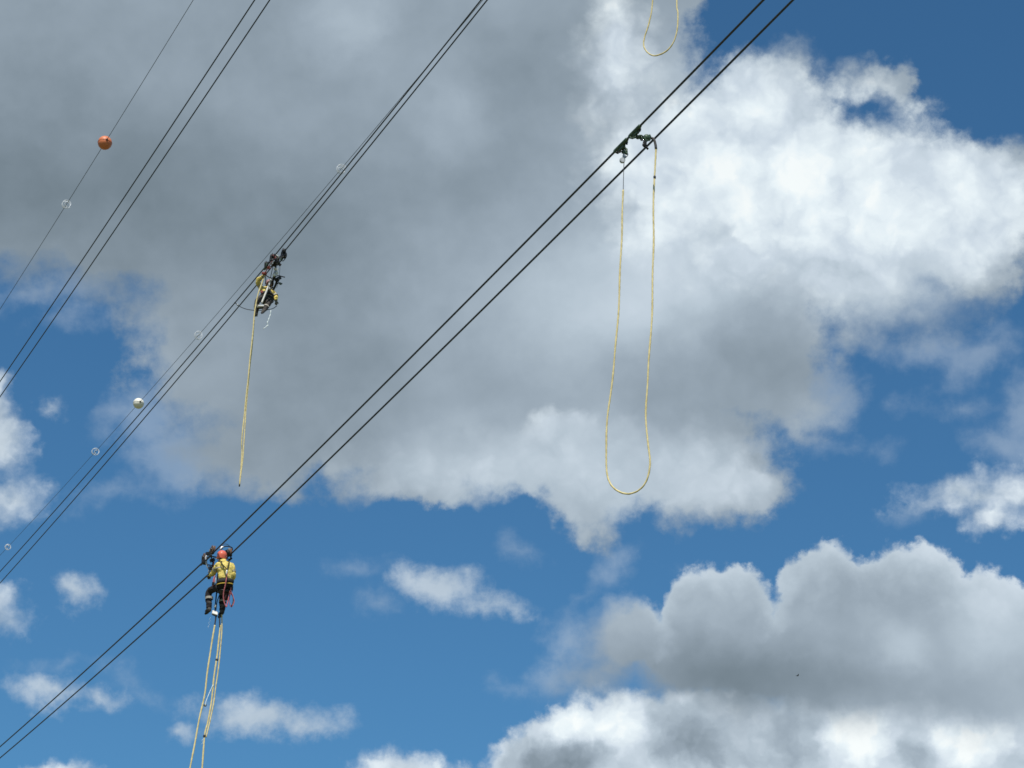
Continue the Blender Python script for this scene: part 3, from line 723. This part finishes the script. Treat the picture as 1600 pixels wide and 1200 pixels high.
MB().lathe([(.01, -.03), (.07, -.03), (.08, 0), (.07, .03), (.01, .03)], K(560, 330, .50), (1, .2, .1), 20).build('drive_pulley', m_black, c1, False)
bar(c1, 'chain_guard', [K(410, 430, .7), K(400, 500, .7), K(420, 580, .7)], .010, m_red)
tag(c1, 'brown-wheeled cart on the thickest cable pair, above the worker seen from behind', 'line cart', 'line carts')

# ---- worker's lanyards and bags
def thing_mesh(mb, name, m, R, label, cat, group=None, **k):
    o = mb.build(name, m, None, mat_world=R.m.copy(), **k); return tag(o, label, cat, group)
yb = .11
lp = [K(562, 575, yb), K(552, 640, yb - .03), K(538, 720, yb), K(520, 800, yb + .05), K(521, 880, yb + .08), K(542, 948, yb + .08), K(553, 962, yb + .08), K(566, 915, yb + .08), K(582, 850, yb + .10), K(600, 795, yb + .12), K(606, 735, yb + .12)]
thing_mesh(MB().tube(spline(lp, .012), .0135, 8, lobes=3, lobe=.12, pitch=.05), 'lanyard', m_pink, R1, 'faded red lanyard hanging down the back of the yellow shirt', 'lanyard')
lp = [K(600, 778, .22), K(622, 815, .22), K(643, 880, .22), K(640, 915, .22), K(612, 962, .22), K(592, 925, .22), K(586, 870, .22), K(600, 800, .22)]
co = empty('coiled_sling', R1.m)
MB().tube(spline(lp, .012), .010, 8, lobes=3, lobe=.12, pitch=.05).build('rope_loop', m_pink, co)
MB().tube(spline([K(605, 800, .24), K(632, 850, .24), K(628, 920, .24), K(608, 955, .24)], .012), .011, 8).build('webbing', m_web, co)
for z in ((600, 790, .21), (592, 812, .21)):
    c = K(*z); MB().tube([c + Vector((.022 * math.cos(a), .0, .04 * math.sin(a))) for a in np.linspace(0, 2 * math.pi, 21)[:-1]], .007, 8, closed=True).build('carabiner', m_red, co)
tag(co, 'dark and red sling looped at the right hip of the nearer worker', 'sling')
def pouch(c, sz, m, label):
    r_ = empty('tool_pouch', R1.m @ Matrix.Translation(c))
    MB().loft([((0, 0, -sz[2]), sz[0] * .75, sz[1] * .7), ((0, 0, -sz[2] * .9), sz[0], sz[1]), ((0, 0, sz[2] * .5), sz[0], sz[1]), ((0, 0, sz[2] * .9), sz[0] * .8, sz[1] * .8)], (1, 0, 0), 14).build('bag', m, r_)
    MB().box((0, -sz[1] * .9, sz[2] * .55), (sz[0] * 1.9, .014, sz[2] * .5)).build('flap', m_web, r_, False)
    tag(r_, label, 'pouch')
pouch(K(556, 818, .28), (.045, .035, .135), mat('maroon canvas', (.05, .014, .014), None, 20, .9), 'dark maroon pouch under the lanyard of the nearer worker')
hk = empty('cord_hank', R1.m)
for q, m in (([(418, 598, .42), (404, 632, .40), (396, 680, .40), (394, 716, .40)], m_pink), ([(412, 610, .42), (414, 650, .40), (404, 690, .40), (396, 714, .40)], m_pink), ([(432, 600, .42), (428, 640, .40), (420, 690, .40)], m_grey)):
    MB().tube(spline([K(*z) for z in q], .015), .012, 8, lobes=3, lobe=.12, pitch=.05).build('cord', m, hk)
MB().box(K(398, 690, .40), (.05, .04, .07)).build('cord_wrap', m_trous, hk, False)
tag(hk, 'hank of faded red cord at the left hip of the nearer worker', 'cord')

# ---- cart of the farther worker: same chassis, a silver gearbox, handlebars, red brackets and a white foot tube
c2 = empty('line_cart', R2.m); K2 = R2.J
e2 = chassis(R2, mA, mB, (.27, .80), c2, m_black, .072)
seat(c2, J2)
bar(c2, 'foot_tube', [K2(616, 522, .22), K2(562, 660, .20), K2(505, 800, .16)], .027, m_wpaint)
bar(c2, 'foot_tube_tip', [K2(506, 796, .16), K2(496, 830, .14)], .015, m_grey)
MB().ball(K2(626, 494, .22), (.036, .036, .05), 12, 8).build('tube_cap', m_grey, c2)
fo = MB().box(K2(488, 846, .12), (.17, .12, .04), Matrix.Rotation(math.radians(14), 3, 'Y')).build('foot_plate', m_wpaint, c2, False)
MB().box(K2(505, 872, .10), (.17, .05, .03), Matrix.Rotation(math.radians(18), 3, 'Y')).build('plate_lip', m_black, fo, False)
gb = MB().box(K2(690, 385, .30), (.085, .12, .22), Matrix.Rotation(-.25, 3, 'Y')).build('gearbox', m_grey, c2, False)
for z in ((688, 345, .36), (672, 425, .36), (708, 400, .36)): MB().lathe([(.005, -.02), (.042, -.02), (.048, .0), (.03, .025), (.005, .025)], K2(*z), (.1, 1, -.3), 16).build('gear_cover', m_alu, gb, False)
for nm, pts, r, m in (('handlebar', [K2(640, 470, .25), K2(720, 435, .28), K2(770, 445, .28), K2(815, 456, .28)], .016, m_black),
                      ('handlebar', [K2(690, 560, .2), K2(740, 530, .24), K2(782, 545, .26)], .016, m_black),
                      ('frame_tube', [K2(640, 300, .5), K2(700, 260, .5), K2(740, 200, .6)], .022, m_black),
                      ('frame_tube', [K2(668, 425, .3), K2(662, 480, .2), K2(652, 525, .12), K2(646, 575, .05)], .027, m_black),
                      ('frame_tube', [K2(676, 470, .25), K2(706, 500, .2), K2(692, 560, .12), K2(660, 622, .02)], .034, m_black),
                      ('frame_tube', [K2(640, 480, .2), K2(628, 540, .12), K2(618, 600, .08)], .016, m_black),
                      ('gearbox_arm', [K2(700, 262, .5), K2(695, 310, .4), K2(690, 350, .33)], .024, m_black),
                      ('gearbox_arm', [K2(660, 300, .5), K2(640, 380, .36), K2(622, 470, .2)], .010, m_black),
                      ('white_bar', [K2(684, 150, .78), K2(712, 168, .78), K2(731, 184, .76), K2(712, 212, .72)], .016, m_wpaint),
                      ('gearbox_arm', [K2(672, 420, .3), K2(680, 460, .26), K2(690, 500, .2)], .030, m_black),
                      ('frame_tube', [K2(545, 420, .22), K2(560, 480, .15), K2(555, 550, .1)], .014, m_black),
                      ('frame_tube', [K2(560, 430, .25), K2(600, 455, .2), K2(640, 470, .18)], .014, m_black),
                      ('side_arm', [K2(545, 405, .3), K2(590, 330, .42), K2(650, 235, .6), K2(690, 190, .75)], .015, m_red),
                      ('side_arm', [K2(610, 240, .6), K2(635, 150, .72), K2(720, 185, .74)], .011, m_black),
                      ('guard_hoop', [K2(770, 130, .75), K2(830, 125, .78), K2(836, 180, .76), K2(790, 240, .7), K2(760, 220, .68)], .011, m_black),
                      ('guard_hoop', [K2(760, 180, .66), K2(775, 110, .72), K2(800, 160, .74), K2(815, 215, .72)], .012, m_black),
                      ('brake_cable', [K2(705, 600, .1), K2(730, 520, .2), K2(745, 400, .3), K2(750, 290, .5)], .006, m_black)):
    bar(c2, nm, pts, r, m)
for z, m, sz in (((665, 182, .80), m_red, (.12, .09, .06)), ((540, 406, .26), m_red, (.14, .08, .05)), ((598, 330, .36), m_red, (.08, .06, .06)), ((505, 650, -.1), m_red, (.06, .05, .07)),
                 ((600, 660, -.30), m_trous, (.16, .06, .10)), ((650, 262, .6), m_grey, (.05, .06, .12)), ((800, 165, .74), m_black, (.13, .12, .13)), ((690, 262, .55), m_black, (.10, .26, .10)),
                 ((672, 285, .5), m_black, (.12, .10, .07)), ((745, 285, .5), m_black, (.09, .07, .06)), ((575, 300, .30), m_green, (.07, .08, .12)), ((552, 340, .26), m_green, (.07, .08, .06)),
                 ((720, 255, .52), m_green, (.07, .06, .06)), ((755, 545, .25), m_green, (.07, .05, .04)), ((735, 470, .3), m_black, (.12, .08, .09)), ((712, 500, .25), m_black, (.10, .08, .08)), ((770, 215, .68), m_green, (.06, .05, .06))):
    MB().box(K2(*z), sz, Matrix.Rotation(random.uniform(-.7, .7), 3, 'Y')).build('bracket', m, c2, False)
tag(c2, 'cart with silver gearbox and white foot tube on the middle cables', 'line cart', 'line carts')

# ---- bonding cable the farther worker holds out to the wire, and a torn string
bp = [K2(140, 790, -.9), K2(182, 826, -.9), K2(240, 862, -.7), K2(330, 890, -.5), K2(450, 900, -.3), K2(580, 893, -.2), K2(660, 872, -.15), K2(708, 838, -.13)]
bc = empty('bonding_cable', R2.m)
MB().tube(spline(bp, .02), .0105, 8).build('cable', m_black, bc)
MB().lathe([(.01, -.02), (.024, -.02), (.028, 0), (.024, .02), (.01, .02)], bp[1], (1, .3, 0), 12).build('hook', m_grey, bc)
tag(bc, 'dark cable bowing from the farther worker\'s glove to the wires', 'cable')
sp_ = [K2(*z, .35) for z in ((628, 895), (622, 950), (603, 1005), (592, 1040), (580, 1062), (590, 1100), (572, 1112), (548, 1132), (528, 1146))]
thing_mesh(MB().tube(spline(sp_, .02), [.007 + .011 * abs(math.sin(i * .55)) for i in range(len(spline(sp_, .02)))], 6, flat=.8), 'string', m_string, R2, 'torn pale string dangling below the farther worker', 'string')
sp_ = [K(372, 1085, .5), K(352, 1110, .5), K(368, 1125, .5), K(342, 1150, .5), K(356, 1168, .5), K(338, 1195, .5), K(345, 1215, .5)]
thing_mesh(MB().tube(spline(sp_, .02), [.003 + .006 * abs(math.sin(i * 1.1)) for i in range(len(spline(sp_, .02)))], 6, flat=.25), 'string', m_string, R1, 'frayed pale string just below the boots of the nearer worker', 'string')

# ------------------------------------------------------------------ ropes
def rope(name, pts, r, label, m=m_rope, wob=.006, cat='rope', group='yellow ropes'):
    P_ = spline(pts, .022); rnd = random.Random(len(label)); ph = rnd.uniform(0, 9)
    Q = [p + Vector((math.sin(i * .11 + ph) + math.sin(i * .037 + 2 * ph), 0, 0)) * (wob * .5 * min(1, i / 30, (len(P_) - 1 - i) / 30)) for i, p in enumerate(P_)]
    rr = [r * (1 + .10 * math.sin(i * .21 + ph) * math.sin(i * .053)) for i in range(len(Q))]
    o = MB().tube(Q, rr, 9, lobes=3, lobe=.10, pitch=.12).build(name, m)
    return tag(o, label, cat, group)
def lash(root, p, d, r, m):
    d = d.normalized()
    MB().tube([p - d * .025, p - d * .014, p, p + d * .014, p + d * .025], [r * .9, r * 1.3, r * 1.15, r * 1.3, r * .9], 8).build('lashing', m, root)
pl1 = lambda px, py, y=.62: on_plane(px, py, R1.o + TD * y, TD)
# below the nearer worker: one long loop, its two legs leaving the foot plate
lg = [(335.6, 977), (330.4, 1008), (324, 1052), (320, 1083), (311.7, 1121), (305.4, 1156), (297, 1200), (288, 1260), (284, 1320), (289, 1352), (298, 1362), (307, 1352), (312, 1320), (313, 1260),
      (316, 1200), (320, 1150), (324.6, 1129), (330.4, 1093.7), (334.6, 1056), (339.8, 1018.7), (344.5, 977)]
r1 = rope('rope', [pl1(*q) for q in lg], .0195, 'long yellow rope, two legs hanging below the nearer worker')
bar(r1, 'top_sleeve', [pl1(337.9, 959), pl1(336.8, 968), pl1(335.2, 979)], .016, m_sleeve)
bar(r1, 'top_sleeve', [pl1(343.6, 958, .66), pl1(343.2, 967), pl1(343.4, 980)], .016, m_sleeve)
for a, b, k in (((338.7, 1031), (338, 1036), m_sleeve), ((319.4, 1150), (318.6, 1155), m_sleeve), ((320.5, 1102), (319.8, 1106), m_sleeve)): lash(r1, pl1(*a), pl1(*b) - pl1(*a), .026, k)
r1b = rope('rope', [pl1(*q, .60) for q in ((346.6, 960), (346.6, 985), (343.6, 1018), (340.6, 1050), (337, 1075), (333.5, 1100), (327.5, 1130), (322, 1152))], .015, 'thinner yellow rope running down beside the long one below the nearer worker')
r1c = rope('rope', [pl1(*q, .59) for q in ((333, 1070), (327, 1083), (322, 1096), (320.5, 1103))], .008, 'thin cord tying the two legs of the long rope together', m_string, .002)
thing_mesh(MB().tube(spline([R1.inv @ pl1(319, 1153), R1.inv @ pl1(315.5, 1157), R1.inv @ pl1(317, 1161), R1.inv @ pl1(314, 1163)], .02), .008, 6, flat=.4), 'string', m_string, R1, 'tuft of pale string at the lowest knot of the long rope', 'string')
# below the farther worker: a doubled rope
pl2 = lambda px, py, y=-.05: on_plane(px, py, R2.o - TD * y, TD)
ra = [(413.5, 430), (408, 446), (402.5, 462), (398.5, 485), (395, 520), (391.5, 552), (387.5, 590), (383.6, 629.5), (380, 665), (378, 690), (378.2, 705), (376.5, 730), (374.3, 757)]
rb = [(397.2, 500), (394, 540), (389.5, 585), (385.4, 629.5), (382.5, 665), (381.2, 690), (379.6, 715), (376.2, 742), (374.4, 757)]
r2 = rope('rope', [pl2(*q, .22 - .02 * i if i < 10 else 0.) for i, q in enumerate(ra)], .0185, 'yellow rope hanging from the farther worker\'s cart')
r2b = rope('rope', [pl2(*q, .06) for q in rb], .0165, 'second strand of yellow rope lying against the one below the farther worker')
MB().tube(spline([pl2(374.9, 750, 0), pl2(374.0, 760, 0)], .02), .020, 8).build('taped_end', m_sleeve, r2)

# ------------------------------------------------------------------ cable grips on the front pair with their hanging rope loop
R3 = Rider(fA, fB, 991.8, 205.5, TD, 940, 180, 13.333); R4 = Rider(fA, fB, 970, 226.5, TD, 940, 180, 13.333)
def links(root, pts, m, s=1.):
    P_ = [Vector(p) for p in pts]
    for i, (a, b) in enumerate(zip(P_, P_[1:])):
        d = (b - a).normalized(); u = d.orthogonal().normalized()
        if i % 2: u = d.cross(u)
        h = (b - a).length / 2 + .012; c = (a + b) / 2
        MB().tube([c + d * (h * math.cos(t)) + u * (.026 * s * math.sin(t)) for t in np.linspace(0, 2 * math.pi, 19)[:-1]], .0105 * s, 8, closed=True).build('chain_link', m, root)
def grip(R, z0, z1, bail, label):
    root = empty('cable_grip', R.m); k = lambda z: R.inv @ fA.at(fA.near(940 + z[0] / 13.333, 180 + z[1] / 13.333))
    a, b = k(z0), k(z1); d = (b - a).normalized(); n = 5
    # toothed jaw lying along the cable: upper and lower half, bolts, side plate
    MB().tube([a - d * .02, a, a + d * .03, b - d * .03, b, b + d * .02], [.020, .030, .033, .033, .030, .020], 12).build('jaw', m_green, root)
    MB().box((a + b) / 2 + Vector((.014, 0, -.040)), (.040, (b - a).length * .45, .060), Matrix.Rotation(math.asin(d.z), 3, 'X')).build('lower_jaw', m_green, root, False)
    for i in range(n):
        c = a + (b - a) * ((i + .7) / (n + .4)); MB().box(c + Vector((0, 0, .034)), (.020, .026, .022)).build('bolt', m_green, root, False)
        MB().box(c + Vector((.02, 0, -.035)), (.038, .022, .05 + .03 * (1 - abs(i - 2) / 2))).build('tooth', m_black, root, False)
    MB().tube(spline([R.J(*z) for z in bail[0]], .02), .011, 8).build('bail', m_black, root)
    for q in bail[1:]: MB().tube(spline([R.J(*z) for z in q], .02), .016, 8).build('arm', m_green, root)
    tag(root, label, 'cable grip', 'green cable grips')
    return root
g2 = grip(R3, (585, 445), (800, 232), [[(780, 245, .0), (815, 290, .0), (790, 340, .0), (755, 370, .0)], [(700, 330, -.0), (715, 380, 0), (735, 430, 0)], [(585, 465, 0), (640, 478, 0), (700, 462, 0)]],
          'upper green cable grip, with a chain reaching across to the lower cable')
links(g2, [R3.J(*z) for z in ((715, 415, 0), (735, 455, 0), (775, 462, 0), (805, 440, 0), (835, 460, 0), (862, 480, 0))], m_green)
links(g2, [R3.J(*z) for z in ((790, 480, .02), (825, 500, .02), (860, 500, .02))], m_black, .8)
MB().ball(R3.J(945, 465, 0), (.060, .045, .055), 14, 10).build('hoist_block', m_green, g2)
for z, s_ in (((900, 470, 0), .07), ((985, 445, 0), .05), ((930, 520, 0), .06), ((975, 500, 0), .05)): MB().box(R3.J(*z), (s_, .05, .05), Matrix.Rotation(random.uniform(-.8, .8), 3, 'Y')).build('hoist_part', m_green, g2, False)
MB().tube(spline([R3.J(*z) for z in ((905, 520, 0), (885, 580, 0), (865, 620, 0), (890, 650, 0), (925, 665, 0), (972, 712, 0))], .02), [.017, .022, .02, .02, .016, .010][0], 8).build('hook', m_black, g2)
MB().box(R3.J(900, 590, 0), (.055, .04, .07)).build('hook_swivel', m_black, g2, False)
g1 = grip(R4, (275, 748), (530, 495), [[(300, 760, .0), (345, 785, .0), (400, 765, .0), (455, 740, .0)], [(430, 620, 0), (460, 660, 0), (485, 700, 0)], [(520, 520, 0), (535, 565, 0), (500, 590, 0)]],
          'lower green cable grip, with a small pulley hanging under it')
links(g1, [R4.J(*z) for z in ((470, 660, 0), (500, 705, 0), (480, 755, 0))], m_green, 1.2)
MB().box(R4.J(482, 772, 0), (.085, .05, .055)).build('yoke', m_green, g1, False)
MB().tube(spline([R4.J(*z) for z in ((525, 790, 0), (545, 815, 0), (515, 860, 0), (480, 890, 0), (450, 880, 0), (455, 830, 0), (480, 800, 0))], .02), .013, 8).build('shackle', m_grey, g1)
pu = MB().lathe([(.008, -.024), (.042, -.024), (.046, -.012), (.034, 0), (.046, .012), (.042, .024), (.008, .024)], R4.J(432, 942, 0), (.25, 1, 0), 20).build('pulley', m_grey, g1, False)
MB().tube(spline([R4.J(*z) for z in ((490, 850, 0), (455, 895, 0), (440, 930, 0))], .02), .016, 8).build('pulley_strap', m_grey, g1)
A_ = R4.m @ R4.J(475, 960, 0); B_ = R3.m @ R3.J(1090, 500, 0)
nrm = (B_ - A_).cross(ZU).normalized()
plr = lambda px, py: on_plane(px, py, A_, nrm)
loop = [(1021.5, 217.5), (1024, 225), (1025, 235), (1022.8, 276.8), (1021, 340), (1020.2, 400), (1017.7, 511), (1012.6, 589), (1009.4, 643), (1012.4, 690), (1014.8, 724), (1009.2, 751), (997.4, 766), (980.6, 771.6), (963.7, 766),
        (951.9, 752.7), (947, 730.7), (947.8, 686.9), (950.2, 649.7), (954.2, 616), (960.3, 562), (965.4, 491), (969.8, 400), (972, 350), (973.8, 297)]
r3 = rope('rope', [plr(*q) for q in loop], .0140, 'big complete yellow rope loop hanging from the green grips', wob=.010)
bar(r3, 'top_sleeve', [plr(1013.5, 215), plr(1018, 216), plr(1021.5, 217.5), plr(1024, 225), plr(1025, 233)], .0215, m_sleeve)
bar(r3, 'wire_tail', [plr(973.8, 299), plr(974.4, 270), plr(975.2, 250)], .0055, m_shield)
lash(r3, plr(1022.9, 277), ZU, .017, m_sleeve)
# the same on the middle pair, its grips above the frame
C_ = mA.at(mA.near(1025, -338)); tn = C_
plt = lambda px, py: on_plane(px, py, C_, nrm)
top = [(1032, -352), (1030, -250), (1026, -120), (1020, 0), (1015, 34), (1007, 59), (1006, 72.6), (1012.6, 82.7), (1023.4, 87), (1039.6, 81), (1051.4, 67.5), (1057.5, 47), (1058.8, 20), (1057.5, 0), (1060, -120), (1061, -250), (1062, -385)]
rope('rope', [plt(*q) for q in top], .0140, 'yellow rope loop cut off by the upper edge, only its bottom showing')

# ------------------------------------------------------------------ a far bird
bd = empty('bird', frame(EYE + ray(1246, 1056).normalized() * 330, Vector((1, .3, .2))))
MB().loft([((0, -.22, 0), .02, .01), ((0, -.12, 0), .05, .04), ((0, .02, 0), .06, .055), ((0, .14, .01), .04, .04), ((0, .2, .015), .012, .012)], (1, 0, 0), 10).build('body', m_bird, bd)
for sg in (-1, 1):
    MB().loft([((sg * .03, .03, .02), .09, .012), ((sg * .22, .05, .12), .08, .010), ((sg * .40, -.02, .17), .05, .008), ((sg * .52, -.10, .16), .012, .004)], (0, 1, 0), 8).build('wing', m_bird, bd)
tag(bd, 'tiny dark bird flying before the grey cloud', 'bird')
